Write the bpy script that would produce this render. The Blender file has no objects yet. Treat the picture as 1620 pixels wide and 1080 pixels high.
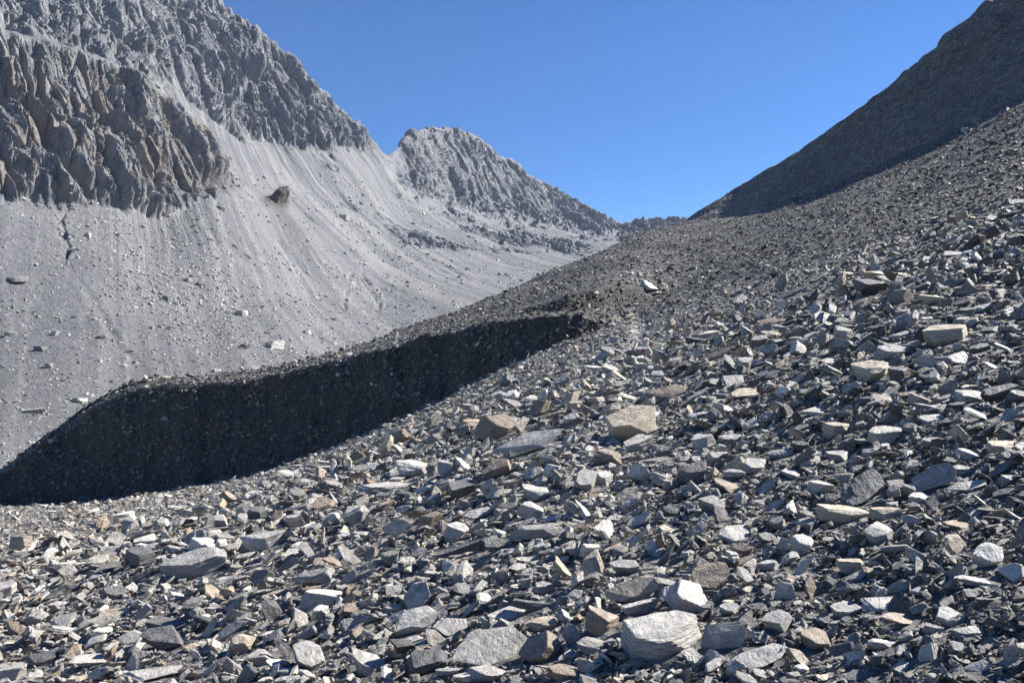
import bpy, bmesh, math, random
import numpy as np
from mathutils import Vector, Matrix

# ------------------------------------------------------------------ camera, sky, sun, exposure
S = bpy.context.scene
F = 1260.0            # focal length in photo pixels (28 mm on a 36 mm sensor, 1620 px wide)
EYE = 1.6
cd = bpy.data.cameras.new('camera'); cam = bpy.data.objects.new('camera', cd)
S.collection.objects.link(cam); S.camera = cam
cam.location = (0, 0, EYE); cam.rotation_euler = (math.radians(90), 0, 0)
cd.sensor_width = 36; cd.lens = 28; cd.clip_start = .05; cd.clip_end = 6000
SUN_AZ, SUN_EL = math.radians(70), math.radians(38)      # azimuth from +Y towards +X
sdir = Vector((math.sin(SUN_AZ)*math.cos(SUN_EL), math.cos(SUN_AZ)*math.cos(SUN_EL), math.sin(SUN_EL)))
W = bpy.data.worlds.new('World'); S.world = W; W.use_nodes = True
wn = W.node_tree; bg = wn.nodes['Background']
sky = wn.nodes.new('ShaderNodeTexSky'); sky.sky_type = 'NISHITA'; sky.sun_disc = False
sky.sun_elevation = SUN_EL; sky.sun_rotation = SUN_AZ
sky.altitude = 2600; sky.air_density = 1.0; sky.dust_density = 0.2; sky.ozone_density = 3.0
hs = wn.nodes.new('ShaderNodeHueSaturation'); hs.inputs['Saturation'].default_value = 1.28; hs.inputs['Hue'].default_value = .508
wn.links.new(sky.outputs[0], hs.inputs['Color']); wn.links.new(hs.outputs[0], bg.inputs[0]); bg.inputs[1].default_value = 0.06
sl = bpy.data.lights.new('sun', 'SUN'); sl.energy = 5.0; sl.angle = math.radians(.5); sl.color = (1, .96, .89)
so = bpy.data.objects.new('sun', sl); S.collection.objects.link(so)
so.rotation_euler = (-sdir).to_track_quat('-Z', 'Y').to_euler(); so.location = (40, 60, 120)
S.view_settings.view_transform = 'Standard'; S.view_settings.look = 'None'
S.view_settings.exposure = 1.42; S.view_settings.gamma = 1
S.cycles.max_bounces = 5; S.cycles.diffuse_bounces = 3

rng = np.random.default_rng(11); random.seed(11)

# ------------------------------------------------------------------ numpy noise
def _hash(ix, iy, iz, seed):
    h = (ix.astype(np.int64)*374761393 + iy.astype(np.int64)*668265263 + iz.astype(np.int64)*2147483647 + seed*1274126177) & 0xFFFFFFFF
    h = ((h ^ (h >> 13)) * 1274126177) & 0xFFFFFFFF
    h = ((h ^ (h >> 16)) * 2246822519) & 0xFFFFFFFF
    return (h ^ (h >> 15))
def hashf(ix, iy, iz, seed=0): return _hash(ix, iy, iz, seed).astype(np.float64)/4294967295.0
def noise3(p, seed=0):
    """gradient noise, about -1..1"""
    i = np.floor(p); f = p - i; i = i.astype(np.int64)
    w = f*f*f*(f*(f*6-15)+10); out = 0
    for dx in (0, 1):
        for dy in (0, 1):
            for dz in (0, 1):
                h = _hash(i[..., 0]+dx, i[..., 1]+dy, i[..., 2]+dz, seed)
                gx = (h & 1023)/511.5-1; gy = ((h >> 10) & 1023)/511.5-1; gz = ((h >> 20) & 1023)/511.5-1
                d = gx*(f[..., 0]-dx)+gy*(f[..., 1]-dy)+gz*(f[..., 2]-dz)
                out = out + d*(w[..., 0] if dx else 1-w[..., 0])*(w[..., 1] if dy else 1-w[..., 1])*(w[..., 2] if dz else 1-w[..., 2])
    return out*1.1
def fbm(p, octs=4, seed=0, gain=.5, ridged=False):
    o = 0; a = 1; t = 0
    for k in range(octs):
        n = noise3(p*(2.03**k), seed+k*7)
        o = o + a*((1-2*np.abs(n)) if ridged else n); t += a; a *= gain
    return o/t
def worley(p, seed=0, facet=0.):
    """random value of the nearest cell (with a tilted facet) and F2-F1"""
    i = np.floor(p).astype(np.int64); f1 = np.full(p.shape[:-1], 9.); f2 = f1.copy(); val = f1*0
    for dx in (-1, 0, 1):
        for dy in (-1, 0, 1):
            for dz in (-1, 0, 1):
                c = i+np.array((dx, dy, dz))
                q = np.stack([hashf(c[..., 0], c[..., 1], c[..., 2], seed+k) for k in range(3)], -1)*.9+c
                e = p-q; d = (e**2).sum(-1); near = d < f1
                f2 = np.where(near, f1, np.minimum(f2, d)); f1 = np.where(near, d, f1)
                h = _hash(c[..., 0], c[..., 1], c[..., 2], seed+9)
                w = (h & 1023)/1023.
                if facet:
                    w = w+facet*((((h >> 10) & 255)/127.5-1)*e[..., 0]+(((h >> 18) & 255)/127.5-1)*e[..., 1]+(((h >> 24) & 255)/127.5-1)*e[..., 2]*.6)
                val = np.where(near, w, val)
    return val, np.sqrt(f2)-np.sqrt(f1)
def smoothstep(a, b, x):
    t = np.clip((x-a)/(b-a), 0, 1); return t*t*(3-2*t)
def gauss1(a, sig, axis):
    if sig <= 0: return a
    r = int(sig*3)+1; k = np.exp(-.5*(np.arange(-r, r+1)/sig)**2); k /= k.sum()
    a = np.moveaxis(a, axis, 0); pad = np.concatenate([a[:1]+(a[:1]-a[1:2])*np.arange(r, 0, -1).reshape((-1,)+(1,)*(a.ndim-1)), a, a[-1:]+(a[-1:]-a[-2:-1])*np.arange(1, r+1).reshape((-1,)+(1,)*(a.ndim-1))])
    o = sum(k[j]*pad[j:j+a.shape[0]] for j in range(2*r+1))
    return np.moveaxis(o, 0, axis)
def Pt(u, v, Y):
    return np.stack([(u-810)/F*Y, Y+0*u, EYE-(v-540)/F*Y], -1)

# ------------------------------------------------------------------ terrain sheets built as bundles of profiles
def sheet(table, ucols, nrows, usig, tsig):
    """table: {u: [(v, Y), ...]} measured profiles running away from the viewpoint. Returns world points (rows, cols, 3) and row parameter."""
    ks = sorted(table); K = len(table[ks[0]])
    V = np.array([[table[k][j][0] for k in ks] for j in range(K)], float)
    Y = np.array([[table[k][j][1] for k in ks] for j in range(K)], float)
    uu = np.arange(ks[0], ks[-1]+.1, 2.)
    Vi = np.stack([np.interp(uu, ks, V[j]) for j in range(K)]); Yi = np.stack([np.exp(np.interp(uu, ks, np.log(Y[j]))) for j in range(K)])
    Zi = EYE-(Vi-540)/F*Yi
    Yi = gauss1(np.log(Yi), usig/2, 1); Yi = np.exp(Yi)
    Vi = gauss1(Vi, usig/2*.7, 1); Zi = EYE-(Vi-540)/F*Yi
    Yc = np.stack([np.interp(ucols, uu, Yi[j]) for j in range(K)]); Zc = np.stack([np.interp(ucols, uu, Zi[j]) for j in range(K)])
    tt = np.concatenate([np.linspace(j, j+1, n, endpoint=False) for j, n in enumerate(nrows)]+[[K-1.]])
    j0 = np.minimum(tt.astype(int), K-2); fr = (tt-j0)[:, None]
    Yg = Yc[j0]*(1-fr)+Yc[j0+1]*fr; Zg = Zc[j0]*(1-fr)+Zc[j0+1]*fr
    Yg = gauss1(Yg, tsig, 0); Zg = gauss1(Zg, tsig, 0)
    Xg = (ucols[None]-810)/F*Yg
    return np.stack([Xg, Yg, Zg], -1), tt
def grid_normals(P):
    du = np.gradient(P, axis=1); dt = np.gradient(P, axis=0)
    n = np.cross(du, dt); n /= np.linalg.norm(n, axis=-1, keepdims=True)+1e-9
    n[n[..., 2] < 0] *= -1
    return n
def grid_mesh(name, P, mat, kind='structure', attrs=None, smooth=True):
    R, C = P.shape[:2]; me = bpy.data.meshes.new(name)
    me.vertices.add(R*C); me.vertices.foreach_set('co', P.astype(np.float32).ravel())
    idx = np.arange(R*C).reshape(R, C)
    q = np.stack([idx[:-1, :-1], idx[:-1, 1:], idx[1:, 1:], idx[1:, :-1]], -1).reshape(-1, 4)
    me.loops.add(q.size); me.loops.foreach_set('vertex_index', q.ravel().astype(np.int32))
    me.polygons.add(len(q)); me.polygons.foreach_set('loop_start', np.arange(0, q.size, 4, dtype=np.int32))
    me.polygons.foreach_set('use_smooth', np.full(len(q), smooth))
    me.update(calc_edges=True); me.validate()
    for k, a in (attrs or {}).items():
        at = me.attributes.new(k, 'FLOAT', 'POINT'); at.data.foreach_set('value', a.astype(np.float32).ravel())
    me.materials.append(mat)
    o = bpy.data.objects.new(name, me); S.collection.objects.link(o); o['kind'] = kind
    return o

# ------------------------------------------------------------------ materials
class NT:
    def __init__(s, name):
        s.m = bpy.data.materials.new(name); s.m.use_nodes = True; s.t = s.m.node_tree
        s.b = s.t.nodes['Principled BSDF']; s.b.inputs['Roughness'].default_value = .8
        s.b.inputs['Specular IOR Level'].default_value = .3
    def n(s, typ, **kw):
        x = s.t.nodes.new(typ)
        for k, v in kw.items(): setattr(x, k, v)
        return x
    def l(s, a, b): s.t.links.new(a, b)
    def coord(s, scale=(1, 1, 1), out='Object', rot=(0, 0, 0)):
        c = s.n('ShaderNodeTexCoord'); m = s.n('ShaderNodeMapping'); m.inputs['Scale'].default_value = scale; m.inputs['Rotation'].default_value = rot
        s.l(c.outputs[out], m.inputs[0]); return m.outputs[0]
    def noise(s, vec, scale, detail=4, rough=.6, dist=0):
        x = s.n('ShaderNodeTexNoise'); s.l(vec, x.inputs['Vector'])
        x.inputs['Scale'].default_value = scale; x.inputs['Detail'].default_value = detail; x.inputs['Roughness'].default_value = rough; x.inputs['Distortion'].default_value = dist
        return x.outputs['Fac']
    def voro(s, vec, scale, out='Distance', feature='F1'):
        x = s.n('ShaderNodeTexVoronoi', feature=feature); s.l(vec, x.inputs['Vector']); x.inputs['Scale'].default_value = scale
        return x.outputs[out]
    def ramp(s, fac, stops):
        x = s.n('ShaderNodeValToRGB'); s.l(fac, x.inputs[0]); e = x.color_ramp.elements
        while len(e) < len(stops): e.new(.5)
        for el, (p, c) in zip(e, stops):
            el.position = p; el.color = (c, c, c, 1) if not isinstance(c, tuple) else c+(1,)
        return x.outputs[0]
    def mix(s, fac, a, b, mode='MIX'):
        x = s.n('ShaderNodeMix', data_type='RGBA', blend_type=mode)
        for sock, val in ((x.inputs[0], fac), (x.inputs[6], a), (x.inputs[7], b)):
            if hasattr(val, 'is_linked') or hasattr(val, 'links'): s.l(val, sock)
            else: sock.default_value = val if not isinstance(val, tuple) else val+(1,)
        return x.outputs[2]
    def math(s, op, a, b=0.):
        x = s.n('ShaderNodeMath', operation=op)
        for sock, val in ((x.inputs[0], a), (x.inputs[1], b)):
            if hasattr(val, 'links'): s.l(val, sock)
            else: sock.default_value = val
        return x.outputs[0]
    def attr(s, name, typ='GEOMETRY', out='Fac'):
        x = s.n('ShaderNodeAttribute', attribute_type=typ, attribute_name=name); return x.outputs[out]
    def bump(s, h, strength, dist, prev=None):
        x = s.n('ShaderNodeBump'); x.inputs['Strength'].default_value = strength; x.inputs['Distance'].default_value = dist
        s.l(h, x.inputs['Height'])
        if prev is not None: s.l(prev, x.inputs['Normal'])
        return x.outputs[0]
    def done(s, col, nor=None):
        s.l(col, s.b.inputs['Base Color'])
        if nor is not None: s.l(nor, s.b.inputs['Normal'])
        return s.m

def earth_material():
    t = NT('dark_earth'); v = t.coord()
    n1 = t.noise(v, 2.2, 5); n2 = t.noise(v, 18, 4); vo = t.voro(v, 11, 'Color')
    g = t.n('ShaderNodeSeparateColor'); t.l(vo, g.inputs[0])
    col = t.ramp(n1, [(.3, (.085, .080, .075)), (.7, (.16, .15, .14))])
    col = t.mix(.5, col, t.ramp(g.outputs[0], [(.2, (.05, .05, .05)), (.75, (.15, .145, .135)), (.95, (.32, .31, .29))]))
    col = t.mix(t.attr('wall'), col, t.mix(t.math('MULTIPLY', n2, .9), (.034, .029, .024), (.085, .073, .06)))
    col = t.mix(t.math('MULTIPLY', t.attr('upper'), .6), col, (.04, .038, .037))
    col = t.mix(t.math('MULTIPLY', t.attr('trail'), .7), col, t.mix(n2, (.16, .15, .14), (.36, .345, .325)))
    b = t.bump(t.voro(v, 11), .8, .05); b = t.bump(n2, .6, .03, b)
    return t.done(col, b)
def stone_material(name, scale, from_object):
    t = NT(name); v = t.coord()
    vl = t.coord((1, 1, 7), rot=(.08, .05, 0)); vg = t.coord((2.2, 1, 5), rot=(.1, -.06, .3))
    if from_object:
        oi = t.n('ShaderNodeObjectInfo'); base = oi.outputs['Color']; quartz = oi.outputs['Alpha']; rnd = oi.outputs['Random']
    else:
        base = t.attr('tone', 'INSTANCER', 'Color'); quartz = t.attr('quartz', 'INSTANCER'); rnd = t.attr('rnd', 'INSTANCER')
    off = t.n('ShaderNodeVectorMath', operation='ADD'); cmb = t.n('ShaderNodeCombineXYZ')
    t.l(t.math('MULTIPLY', rnd, 37.), cmb.inputs[0]); t.l(t.math('MULTIPLY', rnd, 91.), cmb.inputs[1])
    def sh(x):
        a = t.n('ShaderNodeVectorMath', operation='ADD'); t.l(x, a.inputs[0]); t.l(cmb.outputs[0], a.inputs[1]); return a.outputs[0]
    v, vl, vg = sh(v), sh(vl), sh(vg)
    lay = t.noise(vl, scale*1.6, 6, .65, .3); pat = t.noise(v, scale*.8, 5, .6); fine = t.noise(v, scale*9, 4, .7); gr = t.noise(vg, scale*3.2, 6, .7, .2)
    col = t.mix(t.ramp(lay, [(.3, .0), (.7, 1.)]), t.mix(1., base, (.50, .50, .51), 'MULTIPLY'), t.mix(1., base, (1.36, 1.30, 1.20), 'MULTIPLY'))
    col = t.mix(t.ramp(pat, [(.54, 0.), (.70, .38)]), col, t.mix(1., base, (1.1, .92, .68), 'MULTIPLY'))       # rusty weathering
    vein = t.ramp(t.noise(vl, scale*.9, 3, .5, 1.2), [(.44, 0.), (.5, 1.), (.56, 0.)])
    blot = t.ramp(t.math('ADD', pat, t.math('SUBTRACT', quartz, .62)), [(.46, 0.), (.54, 1.)])
    q = t.math('MAXIMUM', t.math('MULTIPLY', vein, t.math('MULTIPLY', quartz, .9)), blot)
    col = t.mix(q, col, t.mix(t.ramp(fine, [(.4, 0.), (.6, 1.)]), (.36, .335, .295), (.58, .56, .52)))
    col = t.mix(t.ramp(gr, [(.35, .55), (.5, 0.)]), col, t.mix(1., col, (.45, .45, .46), 'MULTIPLY'))
    b = t.bump(lay, .55, .35/scale); b = t.bump(gr, .5, .12/scale, b); b = t.bump(fine, .35, .05/scale, b)
    t.b.inputs['Roughness'].default_value = .56; t.b.inputs['Specular IOR Level'].default_value = .45
    return t.done(col, b)
def mountain_material():
    t = NT('limestone'); v = t.coord(); vs = t.coord((1, 1, .35), rot=(.25, .5, .3))
    rock = t.attr('rock'); och = t.attr('ochre'); brown = t.attr('brown'); pale = t.attr('pale'); q3 = t.n('ShaderNodeCombineXYZ'); t.l(t.attr('across'), q3.inputs[0]); t.l(t.attr('deep'), q3.inputs[1]); t.l(t.attr('along'), q3.inputs[2]); qv = q3.outputs[0]
    big = t.noise(v, .03, 5, .6); mid = t.noise(vs, .22, 6, .68, .3); fine = t.noise(v, 1.6, 5, .7); vo = t.voro(v, .55, 'Color')
    sp = t.n('ShaderNodeSeparateColor'); t.l(vo, sp.inputs[0])
    scree = t.mix(t.ramp(big, [(.35, 0.), (.65, 1.)]), (.172, .173, .183), (.228, .229, .240))
    scree = t.mix(t.ramp(fine, [(.36, .55), (.5, 0.)]), scree, (.095, .095, .10))
    scree = t.mix(t.ramp(fine, [(.58, 0.), (.72, .7)]), scree, (.30, .298, .30))
    cliff = t.mix(t.ramp(mid, [(.25, 0.), (.68, 1.)]), (.125, .129, .143), (.30, .304, .318))
    cliff = t.mix(t.ramp(fine, [(.36, .55), (.5, 0.)]), cliff, (.075, .077, .084))
    cliff = t.mix(t.math('MULTIPLY', och, t.ramp(t.noise(vs, .12, 5, .65), [(.4, 0.), (.62, 1.)])), cliff, (.25, .20, .155))
    beds = t.noise(qv, .55, 8, .72, .6); crack = t.voro(qv, .42, 'Distance', 'DISTANCE_TO_EDGE')
    cliff = t.mix(t.ramp(beds, [(.36, .8), (.5, 0.), (.62, 0.)]), cliff, (.07, .072, .08)); cliff = t.mix(t.ramp(beds, [(.55, 0.), (.7, .6)]), cliff, (.33, .33, .33))
    scree = t.mix(t.ramp(t.attr('streak'), [(.0, 0.), (.22, .75)]), scree, (.262, .258, .258)); scree = t.mix(t.ramp(t.math('MULTIPLY', t.attr('streak'), -1.), [(.0, 0.), (.26, .75)]), scree, (.145, .147, .155))
    col = t.mix(t.ramp(t.math('ADD', rock, t.math('MULTIPLY', t.math('SUBTRACT', beds, .5), .9)), [(.36, 0.), (.5, 1.)]), scree, cliff)
    col = t.mix(t.math('MULTIPLY', brown, .85), col, t.mix(fine, (.05, .04, .03), (.125, .105, .08)))
    col = t.mix(t.math('MULTIPLY', t.attr('moss'), .55), col, (.13, .15, .06))
    col = t.mix(pale, col, (.27, .268, .268))
    b = t.bump(beds, 1., 2.0); b = t.bump(fine, .8, .5, b)
    t.b.inputs['Roughness'].default_value = .9; t.b.inputs['Specular IOR Level'].default_value = .15
    return t.done(col, b)
def hill_material():
    t = NT('hill_scree'); v = t.coord(); vs = t.coord((.5, .5, 1))
    vo = t.voro(v, 1.3, 'Color'); sp = t.n('ShaderNodeSeparateColor'); t.l(vo, sp.inputs[0])
    big = t.noise(v, .06, 5, .6)
    col = t.mix(t.ramp(big, [(.35, 0.), (.65, 1.)]), (.105, .095, .088), (.20, .183, .162))
    col = t.mix(.5, col, t.ramp(sp.outputs[0], [(.1, (.05, .05, .05)), (.8, (.17, .16, .15)), (.97, (.3, .29, .27))]))
    b = t.bump(t.voro(v, 1.3), 1., .5); b = t.bump(t.noise(v, .35, 6, .7), .8, 1.2, b)
    return t.done(col, b)
M_EARTH = earth_material(); M_STONE = stone_material('schist', 9., True); M_GRAVEL = stone_material('schist_rubble', 1.3, False)
M_MOUNT = mountain_material(); M_HILL = hill_material()
M_LIME = stone_material('limestone_rubble', .9, False)

# ------------------------------------------------------------------ near ground: scree lobe, path, cut bank, upper slope
KEY = [-800, -300, 0, 100, 180, 400, 560, 700, 830, 900, 950, 1020, 1090, 1200, 1300, 1450, 1620, 1900, 2500]
NEAR = {
  -800: [(1400,1.20),(1150,5.50),(1000,9.00),(910,14.00),(850,36.00),(845,37.06),(843,38.12),(842,39.18),(840,39.44),(880,64.85)],
  -300: [(1500,1.20),(1110,6.20),(960,9.30),(880,14.00),(820,40.00),(805,41.21),(800,42.30),(798,43.07),(796,43.34),(830,69.64)],
     0: [(1740,1.30),(1080,6.00),(930,9.00),(852,14.00),(800,42.50),(752,43.73),(748,44.40),(746,45.07),(744,45.41),(800,66.60)],
    60: [(1776,1.30),(1080,5.76),(916.8,9.12),(843.6,14.24),(798.8,42.32),(709,44.02),(705,44.75),(703,45.49),(701.6,45.69),(766,66.63)],
   100: [(1800,1.30),(1080,5.60),(908,9.20),(838,14.40),(798,42.20),(686,44.21),(682,44.99),(680,45.77),(679,45.88),(749,66.65)],
   140: [(1815,1.30),(1080,5.40),(899,9.30),(833,14.70),(794,41.90),(650,44.02),(645,44.85),(642.5,45.63),(640,45.69),(725.5,67.50)],
   180: [(1830,1.30),(1080,5.20),(890,9.40),(828,15.00),(790,41.60),(629,43.82),(623,44.71),(620,45.49),(616,45.49),(717,68.35)],
   215: [(1845.91,1.30),(1080,5.10),(881.25,9.40),(820.841,15.16),(783.955,41.19),(616,43.40),(609.841,44.30),(606.841,45.12),(602.523,45.44),(702.25,68.73)],
   270: [(1870.91,1.30),(1080,4.95),(867.5,9.40),(809.591,15.41),(774.455,40.54),(608,42.74),(601.591,43.67),(598.591,44.53),(593.773,45.35),(691.5,69.34)],
   400: [(1930,1.30),(1080,4.60),(835,9.40),(783,16.00),(752,39.00),(603,41.18),(596,42.16),(593,43.14),(587,45.16),(680,70.76)],
   560: [(1980,1.30),(1080,4.30),(792,9.00),(730,16.00),(694,36.80),(563,38.83),(555,40.97),(552,42.58),(547,49.90),(640,75.58)],
   700: [(2020,1.30),(1080,4.00),(758,8.50),(672,15.50),(630,34.60),(526,36.37),(518,39.19),(512,41.27),(503,58.67),(600,85.77)],
   830: [(2050,1.30),(1080,3.75),(738,8.00),(620,15.00),(566,32.20),(501,33.20),(497,36.85),(489,37.40),(448,67.25),(540,92.25)],
   900: [(2060,1.30),(1080,3.60),(725,7.85),(600,14.70),(540,31.40),(498,31.95),(495,36.60),(465,37.15),(417,76.08),(520,100.08)],
   950: [(2070,1.30),(1080,3.52),(718,7.80),(588,14.50),(519,32.00),(499,32.50),(492,37.25),(451,37.80),(395,84.00),(500,108.00)],
  1020: [(2090,1.30),(1080,3.45),(714,7.60),(576,14.00),(500,33.50),(492,34.40),(479,38.85),(452,39.40),(370,96.00),(470,120.00)],
  1090: [(2100,1.30),(1080,3.35),(708,7.40),(558,13.50),(476,33.00),(468,34.20),(450,40.00),(443,42.00),(351,110.00),(430,135.00)],
  1200: [(2110,1.30),(1080,3.20),(698,7.00),(530,12.50),(442,30.00),(434,31.40),(412,37.00),(405,39.00),(334,104.00),(410,130.00)],
  1300: [(2100,1.30),(1080,3.10),(688,6.60),(508,12.00),(410,28.00),(402,29.30),(378,36.00),(370,38.00),(300,96.00),(380,122.00)],
  1450: [(2050,1.30),(1080,2.90),(668,6.00),(478,11.00),(364,26.00),(355,27.00),(330,34.00),(322,36.00),(232,86.00),(320,110.00)],
  1620: [(2000,1.30),(1080,2.70),(648,5.60),(444,10.50),(310,24.00),(300,25.00),(274,31.00),(265,33.00),(148,74.00),(240,98.00)],
  1900: [(1850,1.30),(1060,2.50),(610,5.20),(390,10.00),(230,22.00),(218,23.00),(190,28.00),(180,30.00),(20,62.00),(110,85.00)],
  2500: [(1700,1.30),(1000,2.20),(530,4.80),(270,9.00),(60,19.00),(44,20.00),(10,24.00),(0,26.00),(-240,50.00),(-160,70.00)]}
uc = np.concatenate([np.arange(-800, -60, 12.), np.arange(-60, 1690, 2.4), np.arange(1690, 2500.1, 12.)])
NP, NTT = sheet(NEAR, uc, [14, 130, 70, 60, 90, 20, 30, 70, 16], 22, 2.0)
UG = np.broadcast_to(uc[None], NP.shape[:2]); TG = np.broadcast_to(NTT[:, None], NP.shape[:2])
nn = grid_normals(NP)
d0 = fbm(NP*.55, 4, 3)*.16*smoothstep(.6, 1.6, TG)*(1-.5*smoothstep(3.6, 4.2, TG))
d0 = d0+fbm(NP*2.3, 4, 5)*.055+fbm(NP*np.array((.12, .12, .2)), 3, 8)*.9*smoothstep(6.6, 7.6, TG)*(1-smoothstep(7.9, 8.0, TG)*.5)
d0 = d0+(fbm(NP*.45, 4, 19)*.55+fbm(NP*1.6, 3, 18)*.2)*np.exp(-((TG-4.95)/.3)**2)*(1-smoothstep(880, 940, UG))
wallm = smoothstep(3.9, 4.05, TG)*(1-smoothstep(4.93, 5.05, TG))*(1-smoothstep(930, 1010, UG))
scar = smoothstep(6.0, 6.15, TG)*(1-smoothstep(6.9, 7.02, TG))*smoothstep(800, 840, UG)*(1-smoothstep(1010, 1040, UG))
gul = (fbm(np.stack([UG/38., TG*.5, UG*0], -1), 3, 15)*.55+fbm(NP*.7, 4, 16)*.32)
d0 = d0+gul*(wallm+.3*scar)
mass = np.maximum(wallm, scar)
NP = NP+nn*d0[..., None]
NP[..., 2] -= .04*smoothstep(30, 10, np.abs(UG-(1010-45*np.sin(TG*1.4))))*smoothstep(1.2, 1.8, TG)
def trail(u, v):
    c = np.interp(v, [480, 500, 520, 560, 600, 650, 720, 900], [1004, 1012, 1018, 1006, 992, 985, 960, 905]); w = np.interp(v, [490, 620, 900], [11, 26, 60])
    return np.exp(-((u-c)/w)**2)*smoothstep(478, 496, v)*(1-.5*smoothstep(600, 800, v))
TV = 540-(NP[..., 2]-EYE)/NP[..., 1]*F; TRAIL = trail(UG, TV)
NP[..., 2] -= TRAIL*.006*NP[..., 1]
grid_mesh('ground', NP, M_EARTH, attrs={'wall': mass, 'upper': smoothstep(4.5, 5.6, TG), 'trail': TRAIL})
NN = grid_normals(gauss1(gauss1(NP, 3, 0), 3, 1))
NU = NP[..., 0]/NP[..., 1]*F+810; NV = 540-(NP[..., 2]-EYE)/NP[..., 1]*F
def ground_hit(u, v):
    c = int(np.clip(np.searchsorted(uc, u), 1, len(uc)-1)); col = NV[:, c]
    r = np.argmax(col <= v) if (col <= v).any() else len(col)-8
    return NP[r, c], NN[r, c]

# ------------------------------------------------------------------ shaded hill on the right
HILL = {  980: [(440,140.0),(400,145.5),(385,153.8),(372,160.9),(400,212.0)],
 1080: [(400,128.0),(368,133.5),(358,140.1),(350,148.3),(390,197.6)],
 1180: [(390,124.0),(345,129.5),(315,137.2),(287,144.9),(330,188.8)],
 1240: [(380,118.0),(325,124.6),(285,133.4),(252,141.1),(300,183.6)],
 1330: [(350,112.0),(290,118.6),(238,128.5),(194,136.8),(250,178.4)],
 1400: [(325,104.0),(262,111.7),(195,122.7),(141,132.1),(200,172.8)],
 1440: [(300,100.0),(240,108.2),(165,120.3),(105,129.7),(170,172.0)],
 1484: [(285,96.0),(220,104.8),(140,118.0),(74,127.3),(140,169.6)],
 1496: [(280,95.0),(214,103.8),(130,117.0),(54,126.9),(120,169.4)],
 1522: [(270,93.0),(202,102.3),(112,115.5),(36,125.5),(100,167.4)],
 1570: [(250,90.0),(185,99.3),(80,112.5),(-2,123.0),(60,165.2)],
 1700: [(190,84.0),(130,92.8),(0,107.1),(-110,118.1),(-40,160.8)],
 2100: [(60,70.0),(-10,78.8),(-220,93.1),(-420,107.4),(-300,150.0)],
 2600: [(-100,60.0),(-200,68.8),(-450,83.1),(-760,98.5),(-600,140.0)]}
hc = np.concatenate([np.arange(980, 1690, 2.6), np.arange(1690, 2600, 14.)])
HP, HT = sheet(HILL, hc, [50, 90, 80, 24], 5, 2.)
hn = grid_normals(HP)
hu = np.broadcast_to(hc[None], HP.shape[:2])
ha = np.broadcast_to(HT[:, None], HP.shape[:2])
HP = HP+hn*(fbm(HP*np.array((.10, .10, .16)), 5, 31)*1.3+fbm(HP*.5, 4, 32, .6)*.5+(worley(HP*np.array((.22, .22, .3)), 33)[0]-.5)*1.1*smoothstep(1330, 1500, hu)*smoothstep(1.6, 2.4, ha))[..., None]
grid_mesh('hill', HP, M_HILL)
HN = grid_normals(gauss1(gauss1(HP, 2, 0), 2, 1))

# ------------------------------------------------------------------ left mountain, scree fans, far peak, col
MT = {
 -500: [(800,95.0),(600,165.0),(360,210.7),(60,240.8),(-80,288.1),(-420,378.4),(-300,447.2)],
    0: [(785,100.0),(530,180.0),(322,241.0),(45,281.5),(20,317.4),(-270,414.0),(-150,496.8)],
  150: [(740,118.0),(505,200.0),(335,264.0),(92,305.3),(72,350.4),(-170,451.2),(-60,537.6)],
  225: [(700,130.0),(500,212.0),(342,279.3),(125,319.5),(108,372.4),(-100,468.4),(0,558.6)],
  270: [(670,138),(495,220),(344,292),(165,330),(140,395),(-62,485),(40,580)],
  310: [(650,146),(490,230),(322,305),(215,330),(170,408),(-30,490),(70,585)],
  345: [(635,154),(488,240),(300,322),(270,335),(190,420),(6,496),(100,590)],
  370: [(625,160),(485,246),(310,330),(285,350),(205,430),(28,500),(120,594)],
  400: [(615,168),(480,255),(325,340),(295,372),(220,440),(46,505),(140,600)],
  440: [(605,178),(478,268),(345,352),(300,395),(225,450),(82,512),(170,605)],
  480: [(595,190),(476,282),(362,366),(300,420),(228,465),(114,522),(200,615)],
  540: [(582,210),(478,305),(382,390),(318,450),(232,495),(170,540),(250,630)],
  580: [(572,224),(480,322),(392,408),(330,470),(238,520),(213,548),(300,650)],
  608: [(565,235),(480,335),(398,420),(340,486),(264,535),(243,556),(320,660)],
  618: [(563,238),(478,340),(400,425),(344,492),(275,548),(245,570),(330,690)],
  632: [(560,243),(475,348),(400,432),(348,500),(288,562),(232,590),(330,760)],
  652: [(555,250),(470,356),(402,440),(352,510),(298,575),(211,610),(310,820)],
  690: [(548,262),(465,372),(404,455),(358,525),(312,605),(199,650),(300,900)],
  715: [(540,270),(462,380),(406,462),(362,535),(320,625),(204,675),(310,900)],
  765: [(528,285),(455,400),(410,478),(366,550),(330,655),(227,715),(330,900)],
  800: [(520,295),(450,412),(412,490),(370,560),(338,672),(250,735),(340,900)],
  840: [(505,305),(446,425),(412,500),(374,570),(348,690),(281,755),(360,900)],
  870: [(495,312),(444,435),(412,506),(378,575),(354,705),(296,780),(370,900)],
  920: [(480,322),(440,445),(410,515),(384,580),(364,700),(326,760),(390,880)],
  970: [(465,332),(435,452),(410,520),(388,580),(370,690),(355,730),(400,850)],
  985: [(460,335),(433,454),(410,522),(388,580),(372,690),(356,725),(400,850)],
 1010: [(455,340),(430,456),(408,525),(388,580),(372,680),(351,715),(400,840)],
 1060: [(450,350),(428,460),(408,525),(388,580),(370,680),(348,710),(400,830)],
 1130: [(445,360),(425,465),(405,530),(386,585),(368,690),(346,720),(400,840)],
 1300: [(440,380),(420,480),(400,540),(380,600),(360,700),(340,740),(400,850)]}
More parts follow.
